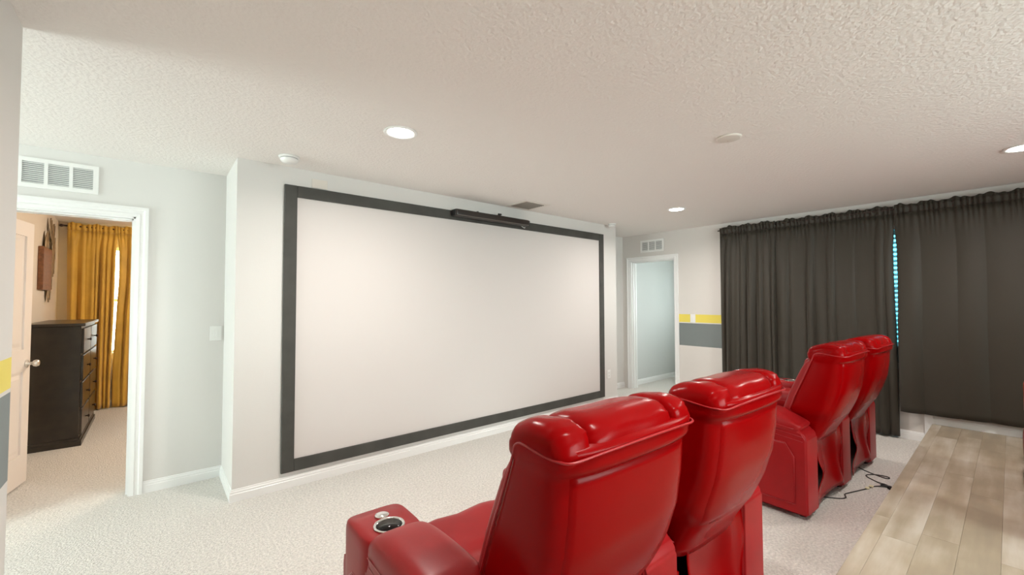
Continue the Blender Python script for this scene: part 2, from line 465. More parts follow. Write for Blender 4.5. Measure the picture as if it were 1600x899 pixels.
window('window_4', 'x', RX2, TW, *RWIN, 'window of the side room', 1)

# horizontal blinds behind the dark curtains
blind = thing('window_blind', 'white slatted blind glimpsed through the slit between the dark curtains', 'blind', (X2 - 0.022, (WIN[0] + WIN[1]) / 2, 0))
bw = (WIN[1] - WIN[0]) / 2 - 0.005
box('head_rail', -0.018, 0.02, -bw, bw, 2.13, 2.175, 'blind', blind)
sm = None
for k in range(25):
    z = 0.96 + k * 0.047
    if sm is None:
        bm = bmesh.new(); a = math.radians(38); w = 0.024
        dx, dz = w * math.cos(a), w * math.sin(a)
        vs = []
        for y in (-bw, bw):
            vs.append([bm.verts.new((-dx, y, -dz)), bm.verts.new((0.0015, y, 0.001)), bm.verts.new((dx, y, dz)), bm.verts.new((-0.0015, y, 0.0035))])
        for i in range(4): bm.faces.new((vs[0][i], vs[0][(i + 1) % 4], vs[1][(i + 1) % 4], vs[1][i]))
        o = bm_obj('slat', bm, 'blind', blind); sm = o.data
    else:
        o = link('slat', sm, None, blind)
    o.location = (0, 0, z)
for yy in (-bw * .9, -bw * .45, 0, bw * .45, bw * .9):
    tube('lift_cord', [(0.0, yy, 0.95), (0.0, yy, 2.14)], 0.0015, 'blind', blind, 5)

# ------------------------------------------------------------------ curtains
def curtain(name, axis, plane, u0, u1, zb, zt, rodz, m, label, group, freq, amp, seed, edge0=None, edge1=None, sign=-1, hemtab=None, crease=None, bottom_spread=0.0):
    """hanging panel with gathered header on a rod pocket; sign = into-room direction along the wall normal"""
    R = random.Random(seed)
    nu = int(abs(u1 - u0) * 170) + 30
    zs = [zt - (zt - rodz) * k / 4 for k in range(4)] + [rodz, rodz - 0.03, rodz - 0.05]
    nz = 34
    zs += [rodz - 0.05 - (rodz - 0.05 - zb) * k / nz for k in range(1, nz + 1)]
    # folds: list of (centre, width, amp)
    L = abs(u1 - u0); nf = max(3, int(L * freq))
    ph = [R.uniform(0, 6.28) for _ in range(8)]
    cent = []; c = 0.0
    while c < 1.0:
        c += R.uniform(0.5, 1.5) / nf; cent.append(c)
    bnd = [0.0] + [c for c in cent if c < 0.985] + [1.0]
    fa = [R.uniform(0.45, 1.0) for _ in bnd]
    ripple = [R.uniform(-1, 1) for _ in range(nu + 1)]
    bm = bmesh.new(); rows = []
    for zi, z in enumerate(zs):
        row = []
        h = max(0.0, min(1.0, (rodz - z) / (rodz - zb)))
        for i in range(nu + 1):
            s = i / nu
            # main folds: sharp valley / round hill
            k = 0
            while k < len(bnd) - 2 and s > bnd[k + 1]: k += 1
            t = (s - bnd[k]) / (bnd[k + 1] - bnd[k])
            f = fa[k] * math.sin(PI * t) ** 0.75
            a = amp * (0.30 + 0.70 * min(1, h * 2.2))
            off = a * f + 0.25 * a * math.sin(s * nf * 4.1 + ph[0] + 1.5 * h) + 0.012 * math.sin(3.1 * h + ph[1] + s * 5) * h
            # tight gathers near the rod
            g = math.exp(-((rodz - z) / 0.16) ** 2) if z < rodz else 1.0
            off = off * (1 - 0.55 * g) + g * 0.009 * math.sin(s * L * 150 + ph[2] + 2 * math.sin(s * L * 23))
            if abs(z - (rodz - 0.0)) < 0.012: off += 0.010
            zz = z
            if zi == 0: zz = z + 0.010 * math.sin(s * L * 31 + ph[3]) + 0.006 * math.sin(s * L * 83 + ph[4])
            if hemtab and zi > 6:
                zz = rodz - 0.05 - (rodz - 0.05 - interp(hemtab, s)) * (rodz - 0.05 - z) / (rodz - 0.05 - zb)
            if crease and abs(zz - crease) < 0.045: off += 0.004 * (1 - abs(zz - crease) / 0.045)
            e0 = interp(edge0, zz) if edge0 else 0.0
            e1 = interp(edge1, zz) if edge1 else 0.0
            u = (u0 + e0) + s * ((u1 + e1) - (u0 + e0))
            u += bottom_spread * (s - .5) * h
            n = plane + sign * off
            row.append(bm.verts.new((n, u, zz) if axis == 'x' else (u, n, zz)))
        rows.append(row)
    for a, b in zip(rows[:-1], rows[1:]):
        for i in range(nu): bm.faces.new((a[i], a[i + 1], b[i + 1], b[i]))
    root = thing(name, label, 'curtain', (plane, (u0 + u1) / 2, zb) if axis == 'x' else ((u0 + u1) / 2, plane, zb), 0, group)
    # split header (ruffle above and on the rod) from the hanging cloth
    bm.faces.ensure_lookup_table()
    hd = bm.copy(); hd.faces.ensure_lookup_table()
    nh = 6 * nu
    bmesh.ops.delete(hd, geom=[f for f in hd.faces if f.index >= nh], context='FACES')
    bmesh.ops.delete(bm, geom=[f for f in bm.faces if f.index < nh], context='FACES')
    for nm, q in (('drape', bm), ('header', hd)):
        bmesh.ops.translate(q, verts=q.verts, vec=-root.location)
        o = bm_obj(nm, q, m, root, True)
        md = o.modifiers.new('thick', 'SOLIDIFY'); md.thickness = 0.003; md.offset = 0
    return root

CP = X2 - 0.075
ROD = 2.335
CG = 'dark grey curtains along the right wall'
# y decreases to the right in the picture
curtain('window_curtain', 'x', CP, 2.50, 1.845, 0.02, 2.378, ROD, 'curtain', 'dark grey curtain panel hanging beside the yellow and grey wall stripes', CG, 13, 0.055, 3, crease=1.19)
gapL = [(0, 0.0), (1.20, 0.0), (1.24, 0.004), (1.6, 0.009), (1.95, 0.008), (2.06, 0.0), (2.4, -0.004)]
curtain('window_curtain', 'x', CP + 0.012, 1.862, 0.765, 0.02, 2.376, ROD, 'curtain', 'wide dark grey curtain panel whose hem reaches the carpet behind the recliners', CG, 8, 0.055, 11,
        edge1=[(z, v + 0.0) for z, v in gapL], crease=1.20)
curtain('window_curtain', 'x', CP, 0.752, -1.05, 0.27, 2.374, ROD, 'curtain', 'dark grey curtain panel with a short hem hanging above the wooden riser', CG, 4, 0.035, 23,
        edge0=[(z, -v) for z, v in gapL], hemtab=[(0, 0.285), (.15, .285), (.5, 0.30), (1, 0.31)], crease=1.24)
rod = thing('curtain_rod', 'thin dark rod carrying the dark grey curtains', 'curtain rod', (CP, 0.7, ROD))
tube('pole', [(0, 1.83, 0), (0, -1.80, 0)], 0.008, 'rod', rod, 10)
for yy in (1.79, -0.6, -1.76):
    box('bracket', 0, 0.075, yy - 0.008, yy + 0.008, -0.012, 0.012, 'rod', rod)

# gold bedroom curtains
GP = BY - 0.11
GG = 'gold velvet curtains in the bedroom'
curtain('gold_curtain', 'y', GP, -0.865, -0.395, 0.012, 2.415, 2.375, 'gold', 'gold velvet curtain panel hanging next to the dark dresser', GG, 16, 0.07, 5,
        edge1=[(0, -0.03), (0.5, -0.03), (1.2, -0.015), (1.7, -0.012), (2.1, -0.01), (2.3, 0.008)], edge0=[(0, .06), (0.6, .05), (1.2, 0.02), (2.3, 0)])
curtain('gold_curtain', 'y', GP, -0.383, 0.95, 0.012, 2.415, 2.375, 'gold', 'gold velvet curtain panel beside the daylight slit', GG, 14, 0.07, 8,
        edge0=[(0, -0.025), (0.5, -0.025), (1.2, -0.005), (1.7, 0.014), (2.1, 0.01), (2.3, -0.008)])
grod = thing('curtain_rod', 'bronze rod holding up the gold bedroom curtains', 'curtain rod', (0.05, GP, 2.375))
tube('pole', [(-0.94, 0, 0), (0.95, 0, 0)], 0.01, 'rod', grod, 10)
lathe('finial', [(0.0, -0.05), (0.016, -0.04), (0.02, -0.025), (0.012, -0.008), (0.010, 0)], 'rod', grod, 14, (-0.94, 0, 0), 'X')
for xx in (-0.9, 0.9): box('bracket', xx - 0.008, xx + 0.008, 0, 0.11, -0.012, 0.012, 'rod', grod)

# ------------------------------------------------------------------ projection screen
scr = thing('projection_screen', 'huge white projection screen with a wide charcoal frame on the wall', 'screen', (0, D, 0))
FX0, FX1, FZ0, FZ1, FW = 0.7404, 4.6225, 0.119, 2.299, 0.0895
box('screen_surface', FX0 + FW * .5, FX1 - FW * .5, -0.010, -0.001, FZ0 + FW * .5, FZ1 - FW * .5, 'screen', scr)
for (a, b, c, d) in ((FX0, FX0 + FW, FZ0, FZ1), (FX1 - FW, FX1, FZ0, FZ1), (FX0 + FW, FX1 - FW, FZ1 - FW, FZ1), (FX0 + FW, FX1 - FW, FZ0, FZ0 + FW)):
    box('frame_bar', a + .0005, b - .0005, -0.024, -0.001, c, d, 'frame', scr, 0.002, 1)

# sound bar clipped over the top of the screen frame
sb = thing('sound_bar', 'long dark brown sound bar mounted across the top of the screen frame', 'speaker', (2.70, D - 0.026, 2.262))
SL = 0.485
bm = bmesh.new(); rings = []
for x, k in ((-SL, .86), (-SL + .012, .97), (-SL + .03, 1), (SL - .03, 1), (SL - .012, .97), (SL, .86)):
    rings.append([(x, -0.045 + k * p[0], 0.008 + k * p[1]) for p in se_ring(28, 0.043, 0.036, 5)])
ring_loft(bm, rings); bm_obj('body', bm, 'brown_black', sb, True)
box('trim_strip', -SL + .02, SL - .02, -0.0905, -0.086, -0.020, -0.014, 'grey_trim', sb)
for sx in (-1, 1):
    box('end_cap', sx * SL - 0.006, sx * SL + 0.006, -0.082, -0.006, -0.022, 0.038, 'black', sb, 0.004)
box('bracket', 0.05, 0.09, -0.06, -0.02, 0.043, 0.052, 'black', sb, 0.002, 1)
box('bracket_clip', 0.055, 0.10, -0.066, -0.052, 0.050, 0.068, 'black', sb, 0.003, 1)
box('sensor', -0.21, -0.19, -0.055, -0.035, 0.042, 0.056, 'black', sb, 0.003, 1)
tube('cord', smooth_path([(0.40, -0.04, -0.028), (0.44, -0.035, -0.040), (0.47, -0.02, -0.036), (0.478, -0.01, -0.02)]), 0.004, 'plastic', sb, 6)

# ------------------------------------------------------------------ switches, outlets, plates
def plate(name, axis, face, sgn, u, z, w, h, label, cat, kind):
    root = thing(name, label, cat, (face, u, z) if axis == 'x' else (u, face, z))
    def b(nm, a0, a1, d0, d1, z0, z1, m, bev=0.0, par=root):
        l, hh = sorted((sgn * d0, sgn * d1))
        if axis == 'x': return box(nm, l, hh, a0, a1, z0, z1, m, par, bev, 1)
        return box(nm, a0, a1, l, hh, z0, z1, m, par, bev, 1)
    b('cover', -w / 2, w / 2, 0.0005, 0.007, -h / 2, h / 2, 'plastic' if kind != 'blank' else 'plate', 0.002)
    if kind == 'rocker':
        b('rocker', -0.016, 0.016, 0.006, 0.011, -0.033, 0.033, 'plastic', 0.002)
    elif kind == 'outlet':
        for zz in (-0.02, 0.02):
            b('socket', -0.017, 0.017, 0.006, 0.0095, zz - 0.014, zz + 0.014, 'plastic', 0.002)
            for q in (-0.006, 0.006): b('slot', q - .001, q + .001, 0.009, 0.0099, zz - .004, zz + .006, 'black')
    else:
        for q in (-w * .38, w * .38): b('screw', q - .003, q + .003, 0.0065, 0.008, -0.003, 0.003, 'nickel')
    return root
plate('light_switch', 'y', Y3, -1, 0.382, 1.15, 0.078, 0.118, 'white rocker switch beside the bedroom doorway near the wall corner', 'switch', 'rocker')
plate('light_switch', 'x', X2, -1, 2.93, 1.150, 0.075, 0.118, 'white rocker switch on the yellow wall stripe', 'switch', 'rocker')
plate('wall_outlet', 'y', D, -1, 4.734, 0.403, 0.072, 0.116, 'white wall outlet low beside the screen frame', 'outlet', 'outlet')
plate('blank_plate', 'y', D, -1, 0.995, 2.343, 0.118, 0.072, 'white blank wall plate above the screen frame corner', 'wall plate', 'blank')

# ------------------------------------------------------------------ wall and ceiling vents
def grille(name, axis, face, sgn, u0, u1, z0, z1, cols, rows, label):
    root = thing(name, label, 'vent', (face, (u0 + u1) / 2, z0) if axis == 'x' else ((u0 + u1) / 2, face, z0))
    W2_, h = (u1 - u0) / 2, z1 - z0
    def b(bm, a0, a1, d0, d1, q0, q1):
        l, hh = sorted((sgn * d0, sgn * d1))
        if axis == 'x': add_box(bm, l, hh, a0, a1, q0, q1)
        else: add_box(bm, a0, a1, l, hh, q0, q1)
    m = 0.028
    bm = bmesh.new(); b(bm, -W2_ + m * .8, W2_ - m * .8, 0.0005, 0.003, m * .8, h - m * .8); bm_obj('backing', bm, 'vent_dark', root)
    bm = bmesh.new()
    b(bm, -W2_, -W2_ + m, 0.0005, 0.011, 0, h); b(bm, W2_ - m, W2_, 0.0005, 0.011, 0, h)
    b(bm, -W2_ + m, W2_ - m, 0.0005, 0.011, 0, m); b(bm, -W2_ + m, W2_ - m, 0.0005, 0.011, h - m, h)
    cw = (2 * W2_ - 2 * m + 0.018) / cols
    for k in range(1, cols):
        c = -W2_ + m + k * cw - 0.009; b(bm, c - 0.009, c + 0.009, 0.0005, 0.010, m, h - m)
    bm_obj('frame', bm, 'plastic', root)
    ph = (h - 2 * m) / rows; me = None
    for c in range(cols):
        a0 = -W2_ + m + c * cw; a1 = a0 + cw - 0.018
        for r in range(rows):
            if me is None:
                bm = bmesh.new(); cc = (a1 - a0) / 2
                pts = [(0.0032, ph * .52), (0.0045, ph * .60), (0.010, ph * .10), (0.009, 0.0)]
                rg = [[((sgn * d, e, q) if axis == 'x' else (e, sgn * d, q)) for d, q in pts] for e in (-cc, cc)]
                ring_loft(bm, rg); o = bm_obj('louvre', bm, 'plastic', root); me = o.data
            else: o = link('louvre', me, None, root)
            o.location = (0, (a0 + a1) / 2, m + r * ph + ph * .2) if axis == 'x' else ((a0 + a1) / 2, 0, m + r * ph + ph * .2)
    return root
grille('wall_vent', 'y', Y3, -1, -0.705, -0.317, 2.163, 2.360, 3, 11, 'white three-panel return vent above the bedroom doorway')
grille('wall_vent', 'x', X2, -1, 3.362, 3.760, 2.153, 2.342, 3, 9, 'white three-panel vent above the right doorway')
cv = thing('ceiling_vent', 'square louvred air vent set in the ceiling above the sound bar', 'vent', (3.06, 3.355, H))
boxes('frame', [(-.17, .17, -.17, -.135, -.008, -.0005), (-.17, .17, .135, .17, -.008, -.0005), (-.17, -.135, -.135, .135, -.008, -.0005), (.135, .17, -.135, .135, -.008, -.0005)], 'plate', cv)
box('backing', -.135, .135, -.135, .135, -.002, -.0005, 'grey_trim', cv)
me = None
for k in range(9):
    if me is None:
        bm = bmesh.new()
        ring_loft(bm, [[(x, -0.012, -0.002), (x, -0.010, -0.002), (x, 0.010, -0.010), (x, 0.008, -0.011)] for x in (-.133, .133)])
        o = bm_obj('louvre', bm, 'louvre_grey', cv); me = o.data
    else: o = link('louvre', me, None, cv)
    o.location = (0, -0.118 + k * 0.0285, 0)

# ------------------------------------------------------------------ ceiling fixtures
def downlight(x, y, label, group='recessed ceiling lights'):
    root = thing('recessed_light', label, 'ceiling light', (x, y, H), 0, group)
    lathe('trim_ring', [(0.101, -0.0005), (0.101, -0.004), (0.094, -0.009), (0.079, -0.006), (0.076, -0.0005)], 'plastic', root, 40)
    lathe('lens', [(0.0, -0.010), (0.045, -0.009), (0.070, -0.0065), (0.076, -0.002), (0.076, -0.0006), (0.0, -0.0005)], 'lens', root, 40)
    ld = bpy.data.lights.new('lamp', 'AREA'); ld.shape = 'DISK'; ld.size = 0.145; ld.energy = LED_W; ld.color = LED_COL; ld.spread = math.radians(165)
    lo = bpy.data.objects.new('lamp', ld); COL.objects.link(lo); lo.parent = root; lo.location = (0, 0, -0.013)
    return root
downlight(1.133, 2.393, 'lit recessed ceiling light in front of the screen near the smoke detector')
downlight(4.502, 2.429, 'lit recessed ceiling light between the right doorway and the curtains')
downlight(4.486, -0.081, 'lit recessed ceiling light over the wooden riser')
downlight(1.133, -0.081, 'lit recessed ceiling light behind the recliners by the left wall')
disc = thing('ceiling_plate', 'round blank cover plate in the middle of the ceiling', 'cover plate', (2.768, 1.135, H))
lathe('cover', [(0.0, -0.010), (0.06, -0.010), (0.072, -0.007), (0.074, -0.0005), (0.0, -0.0005)], 'plate', disc, 40)
lathe('screw', [(0.0, -0.0115), (0.004, -0.011), (0.004, -0.009), (0, -0.009)], 'nickel', disc, 10, (0.03, 0.02, 0))
def detector(x, y, r, label):
    root = thing('smoke_detector', label, 'smoke detector', (x, y, H))
    lathe('base', [(0.0, -0.0005), (r, -0.0005), (r, -0.010), (r * .93, -0.014), (0, -0.014)], 'plastic', root, 32)
    lathe('vent_gap', [(0.0, -0.013), (r * .84, -0.013), (r * .84, -0.019), (0, -0.019)], 'vent_dark', root, 32)
    lathe('dome', [(r * .86, -0.018), (r * .86, -0.028), (r * .74, -0.040), (r * .4, -0.046), (0, -0.047)], 'plastic', root, 32)
detector(0.717, 3.309, 0.068, 'white round smoke detector over the left end of the screen')
detector(4.695, 3.459, 0.055, 'small white round smoke detector over the right end of the screen')

# ------------------------------------------------------------------ riser with planks
RX0 = 0.75
ris = struct(bpy.data.objects.new('riser_platform', None), 'raised platform covered in greyish oak planks'); COL.objects.link(ris)
ris.location = (RX0, YB, 0)
rw, rd = X2 - 0.001 - RX0, RY - YB
bm = bmesh.new(); add_box(bm, 0, rw, 0.001, rd - 0.012, 0.0005, RZ - 0.009); bm_obj('core', bm, 'trim', ris)
bm = bmesh.new(); add_box(bm, 0, rw, rd - 0.012, rd, 0.0005, RZ - 0.012); bm_obj('front_board', bm, 'trim', ris)
PWD, PLEN = 0.135, 1.22
NOSE = 0.058
pm = {}
def plank(x0, x1, y0, y1):
    key = (round(x1 - x0, 3), round(y1 - y0, 3))
    if key not in pm:
        bm = bmesh.new(); a, b = key[0] / 2 - 0.0003, key[1] / 2 - 0.0003
        add_box(bm, -a, a, -b, b, -0.008, 0)
        bmesh.ops.bevel(bm, geom=[e for e in bm.edges if all(v.co.z > -1e-5 for v in e.verts)], offset=0.0007, segments=1, affect='EDGES')
        o = bm_obj('plank', bm, 'plank', ris); pm[key] = o.data
    else: o = link('plank', pm[key], None, ris)
    o.location = ((x0 + x1) / 2, (y0 + y1) / 2, RZ)
    return o
# nosing strip along the open edge
xs = [0]; 
while xs[-1] < rw - 0.01: xs.append(min(rw, xs[-1] + 2.4))
for a, b in zip(xs[:-1], xs[1:]):
    o = plank(a, b, rd - NOSE, rd + 0.008); o.name = 'nosing'
y = rd - NOSE; R = random.Random(4)
while y > 0.002:
    y0 = max(0.001, y - PWD); x = -R.uniform(0, PLEN)
    while x < rw - 0.002:
        a, b = max(0, x), min(rw, x + PLEN)
        if b - a > 0.03: plank(a, b, y0, y)
        x += PLEN
    y = y0

# ------------------------------------------------------------------ recliners
def fprof(z): return interp([(.40, .235), (.587, .195), (.672, .165), (.784, .125), (.9, .075), (.966, .048), (1.05, .015)], z)
def rprof(z): return interp([(.42, .03), (.5, 0.0), (.6, -.062), (.7, -.104), (.8, -.135), (.9, -.148), (1.0, -.152), (1.08, -.15)], z)
AW, SW = 0.21, 0.505      # arm width, seat width
BWD = 0.575                # back width
AL = 0.93                 # arm length

def arm(root, x0, outer, rear_open=True):
    """arm from x0 to x0+AW; outer = -1 left face is the outside, +1 right face"""
    bm = bmesh.new()
    prof = [(0.0, .035), (0.0, .52), (.025, .56), (.10, .590), (.30, .603), (.535, .603), (.54, .52), (.785, .50), (.795, .46), (.785, .035)]
    ring_loft(bm, [[(x, y, z) for y, z in prof] for x in (x0 + .004, x0 + AW - .004)])
    bmesh.ops.bevel(bm, geom=[e for e in bm.edges], offset=0.012, segments=3, affect='EDGES', clamp_overlap=True)
    a = bm_obj('armrest', bm, 'leather_worn', root, True)
    sm_ = a.modifiers.new('n', 'WEIGHTED_NORMAL')
    # padded saddle over the rear two thirds
    bm = bmesh.new(); rings = []
    n = 26; cx = x0 + AW / 2
    for k in range(n + 1):
        t = k / n; y = 0.035 + t * 0.525
        e = (1 - abs(2 * t - 1) ** 7) ** (1 / 2.6) if 0 < t < 1 else 0.0
        e = max(e, 0.12)
        top = 0.660 + 0.020 * math.sin(PI * t) - 0.055 * max(0, 0.3 - t) / 0.3
        ring = []
        for (px, pz) in se_ring(36, AW / 2 + 0.004, 1.0, 3.6):
            zc = 0.592; hz = (top - zc) if pz > 0 else 0.055
            ring.append((cx + px * (0.72 + 0.28 * e), y, zc + pz * hz * (0.25 + 0.75 * e)))
        rings.append(ring)
    ring_loft(bm, rings); pad = bm_obj('arm_pad', bm, 'leather_worn', root, True)
    # stitched line along both lower edges of the pad
    for sx in (-1, 1):
        xx = cx + sx * (AW / 2 + 0.004)
        tube('pad_seam', [(xx, 0.07, 0.577), (xx, 0.2, 0.592), (xx, 0.35, 0.597), (xx, 0.52, 0.597)], 0.0022, 'piping', pad, 6)
    # front cap with a hole for the cup holder
    bm = bmesh.new(); N = 48
    cy, hl = 0.662, 0.135; hy = 0.612
    outer_r = se_ring(N, AW / 2 + .002, hl, 4.5)
    def rg(k, z): return [(cx + p[0] * k, cy + p[1] * (1 - (1 - k) * .7), z - 0.016 * max(0.0, p[1] / hl) ** 3) for p in outer_r]
    cup = [(cx + 0.047 * math.cos(2 * PI * i / N), hy + 0.047 * math.sin(2 * PI * i / N), 0.624) for i in range(N)]
    mid = [tuple(Vector(a_).lerp(Vector(b_), .5)) for a_, b_ in zip(rg(.91, .626), cup)]
    ring_loft(bm, [rg(1.0, .42), rg(1.0, .585), rg(.99, .605), rg(.96, .619), rg(.91, .625), mid, cup], False, False)
    bm_obj('cup_plate', bm, 'leather_worn', root, True)
    lathe('cup_holder', [(0.047, -0.002), (0.053, 0.001), (0.054, 0.004), (0.050, 0.0065), (0.045, 0.005), (0.043, -0.004)], 'chrome', root, 36, (cx, hy, 0.624))
    w = lathe('cup_well', [(0.0435, 0.003), (0.042, -0.02), (0.040, -0.062), (0.0, -0.062)], 'well', root, 32, (cx, hy, 0.624))
    lathe('control_button', [(0.0, 0.0065), (0.016, 0.006), (0.024, 0.0035), (0.026, 0.0)], 'chrome', root, 28, (cx + 0.008, hy + 0.086, 0.623))
    # recessed outer side panel
    xo = x0 if outer < 0 else x0 + AW
    s = -1 if outer < 0 else 1
    rr = [(0.07, .10), (0.73, .10), (0.73, .43), (0.67, .48), (0.12, .48), (0.07, .40)]
    bm = bmesh.new()
    ring_loft(bm, [[(xo - s * 0.001, y, z) for y, z in rr], [(xo + s * 0.004, .42 + (y - .42) * .985, .27 + (z - .27) * .96) for y, z in rr]], False, True)
    pnl = bm_obj('side_panel', bm, 'leather_worn', root)
    tube('panel_seam', [(xo + s * 0.001, y, z) for y, z in rr], 0.003, 'piping', pnl, 6, True)
    for zz in (0.525, 0.555):
        tube('stitch', [(xo + s * 0.0005, 0.02, zz - .02), (xo + s * 0.0005, 0.2, zz), (xo + s * 0.0005, 0.52, zz + .01)], 0.0018, 'piping', a, 6)
    for yy in (0.06, 0.73):
        lathe('foot', [(0.022, 0.0), (0.026, 0.038), (0.0, 0.038)], 'black', root, 14, (cx, yy, 0))
    return a

def pillow(name, x0, x1, cy, cz, hy, hz, m, root, p=5.0, nx=28, nt=44, e=2.6, tilt=0.0, wr=0.004, seed=0, ends=(1, 1)):
    """soft bolster running along x, pinched to a seam at both ends"""
    R = random.Random(seed); phs = [R.uniform(0, 6.28) for _ in range(6)]
    bm = bmesh.new(); rings = []
    outl = se_ring(nt, hy, hz, e); ct, st = math.cos(tilt), math.sin(tilt)
    for i in range(nx + 1):
        t = i / nx; q = abs(2 * t - 1)
        side = 0 if t < .5 else 1
        pp = p if ends[side] else p * 0.42
        k = max(0.03, (1 - q ** pp) ** (1 / 2.4)) if q < 1 else 0.03
        x = x0 + (x1 - x0) * (0.5 - 0.5 * math.cos(PI * t)) if False else x0 + (x1 - x0) * t
        d0, d1 = t * (x1 - x0), (1 - t) * (x1 - x0)
        ring = []
        for j, (a, b) in enumerate(outl):
            th = 2 * PI * j / nt
            w = wr * (math.exp(-(d0 / .045) ** 2) * (math.sin(8 * th + phs[0]) + .4 * math.sin(19 * th + phs[3])) + math.exp(-(d1 / .045) ** 2) * (math.sin(9 * th + phs[1]) + .6 * math.sin(21 * th + phs[4])) + .45 * math.sin(3 * th + 34 * t * (x1 - x0) + phs[2]))
            f = k * (1 + w / hz)
            a2, b2 = a * (0.55 + 0.45 * k) * (1 + w / hz), b * (0.25 + 0.75 * k) * (1 + w / hz)
            ring.append((x, cy + ct * a2 - st * b2, cz + st * a2 + ct * b2))
        rings.append(ring)
    ring_loft(bm, rings)
    return bm_obj(name, bm, m, root, True)

def make_recliner(label, arms, loc, rz, group):
    """arms: 'LR' or 'R'"""
    xa = AW if 'L' in arms else 0.0
    xb = xa + SW
    total = xb + AW
    root = thing('theater_recliner', label, 'recliner', loc, rz, group)
    cx = (xa + xb) / 2
    if 'L' in arms: arm(root, 0.0, -1)
    arm(root, xb, 1)
    # base
    box('base', xa - .02 if 'L' in arms else .012, xb + .02, 0.05, 0.72, 0.04, 0.34, 'black', root)
    if 'L' not in arms:
        box('side_skirt', 0.0, 0.014, 0.02, 0.74, 0.045, 0.42, 'leather', root, 0.004)
        for yy in (0.08, 0.68): lathe('foot', [(0.02, 0.0), (0.024, 0.042), (0.0, 0.042)], 'black', root, 14, (0.05, yy, 0))
    # seat cushion, two halves split by a centre crease
    nx_, ny_ = 26, 30
    bm = bmesh.new(); rings = []
    for k in range(ny_ + 1):
        t = k / ny_; y = 0.14 + t * 0.655
        e = (1 - abs(2 * t - 1) ** 8) ** .5 if 0 < t < 1 else 0
        ring = []
        for (px, pz) in se_ring(40, (xb - xa) / 2 - .002, 1, 4.5):
            hz = 0.075 if pz > 0 else 0.06
            crease = 0.014 * math.exp(-(px / 0.02) ** 2) + 0.010 * math.exp(-((t - .48) / .03) ** 2) if pz > 0 else 0
            z = 0.430 + 0.015 * t + pz * hz * (.35 + .65 * e) * (1 + .18 * (1 - (px / .24) ** 2)) - crease * e
            if t > .86: z -= (t - .86) ** 2 * 2.2
            ring.append((cx + px * (.93 + .07 * e), y, z))
        rings.append(ring)
    ring_loft(bm, rings); bm_obj('seat', bm, 'leather_worn', root, True)
    # footrest front
    bm = bmesh.new(); rings = []
    for k in range(13):
        t = k / 12; z = 0.07 + t * 0.28; e = (1 - abs(2 * t - 1) ** 4) ** .5 if 0 < t < 1 else 0
        rings.append([(cx + p[0], 0.735 + p[1] * (.3 + .7 * e), z) for p in se_ring(32, (xb - xa) / 2 - .003, 0.075, 5)])
    ring_loft(bm, rings); bm_obj('footrest', bm, 'leather_worn', root, True)
    # back shell: sides and rear
    hw = BWD / 2
    bm = bmesh.new(); rings = []; zs = [.46 + i * .0292 for i in range(18)] + [.966, .985, 0.996, 1.004, 1.010, 1.016, 1.022] + [1.03, 1.04, 1.05, 1.064]
    for z in zs:
        f, r = fprof(z), rprof(z)
        t = min(1, max(0, (z - .60) / .06))
        w = hw * (0.86 + 0.14 * t * t * (3 - 2 * t))
        q = min(1, max(0, (z - .996) / .024)); r -= 0.020 * math.sin(q * PI / 2); w += 0.004 * q      # rolled lip over the rear panel
        c, h = (f + r) / 2, (f - r) / 2
        rings.append([(cx + p[0], c + p[1] + (0.012 * (1 - (p[0] / hw) ** 2) if p[1] > 0 else -0.010 * (1 - (p[0] / hw) ** 2)), z) for p in se_ring2(64, w, h, 9.0, 4.4)])
    ring_loft(bm, rings); sh = bm_obj('back_shell', bm, 'leather', root, True)
    # flat rear panel with its own edge, under the lip
    bm = bmesh.new()
    def pg(ins, d):
        out = []
        for i in range(17):
            z = .60 + ins + (1.000 - ins - .60 - ins) * i / 16
            row = []
            for j in range(25):
                u = -1 + 2 * j / 24
                x = u * (hw - .042 - ins) * (.86 + .14 * min(1, max(0, (z - .58) / .1)))
                f_, r_ = fprof(z), rprof(z); ww = hw * (.86 + .14 * min(1, max(0, (z - .60) / .06)))
                ys = (f_ + r_) / 2 - (f_ - r_) / 2 * max(0.0, 1 - min(1, abs(x) / ww) ** 4.4) ** (1 / 4.4)
                bul = -0.010 * (1 - (x / hw) ** 2)
                row.append((cx + x, ys + bul - d, z))
            out.append(row)
        return out
    A_, B_ = pg(0, -0.004), pg(0.005, 0.003)
    va = [[bm.verts.new(p) for p in r] for r in A_]; vb = [[bm.verts.new(p) for p in r] for r in B_]
    for i in range(16):
        for j in range(24): bm.faces.new((vb[i][j], vb[i][j + 1], vb[i + 1][j + 1], vb[i + 1][j]))
    per = [(0, j) for j in range(25)] + [(i, 24) for i in range(1, 17)] + [(16, j) for j in range(23, -1, -1)] + [(i, 0) for i in range(15, 0, -1)]
    for a_, b_ in zip(per, per[1:] + per[:1]):
        bm.faces.new((va[a_[0]][a_[1]], va[b_[0]][b_[1]], vb[b_[0]][b_[1]], vb[a_[0]][a_[1]]))
    bm_obj('rear_panel', bm, 'leather', root, True)
    # headrest: wing, centre, wing
    xs_ = (cx - hw - .004, cx - hw + .108, cx + hw - .108, cx + hw + .004)
    for k in range(3):
        pillow('headrest', xs_[k] - (.006 if k else 0), xs_[k + 1] + (.006 if k < 2 else 0), -0.056, 1.045, 0.106, 0.073 if k == 1 else 0.071, 'leather', root,
               p=8.0 if k == 1 else 5.0, nx=64 if k == 1 else 36, nt=72, tilt=-0.12, wr=0.0016, seed=k + 3, ends=((0 if k == 0 else 1), (0 if k == 2 else 1)))
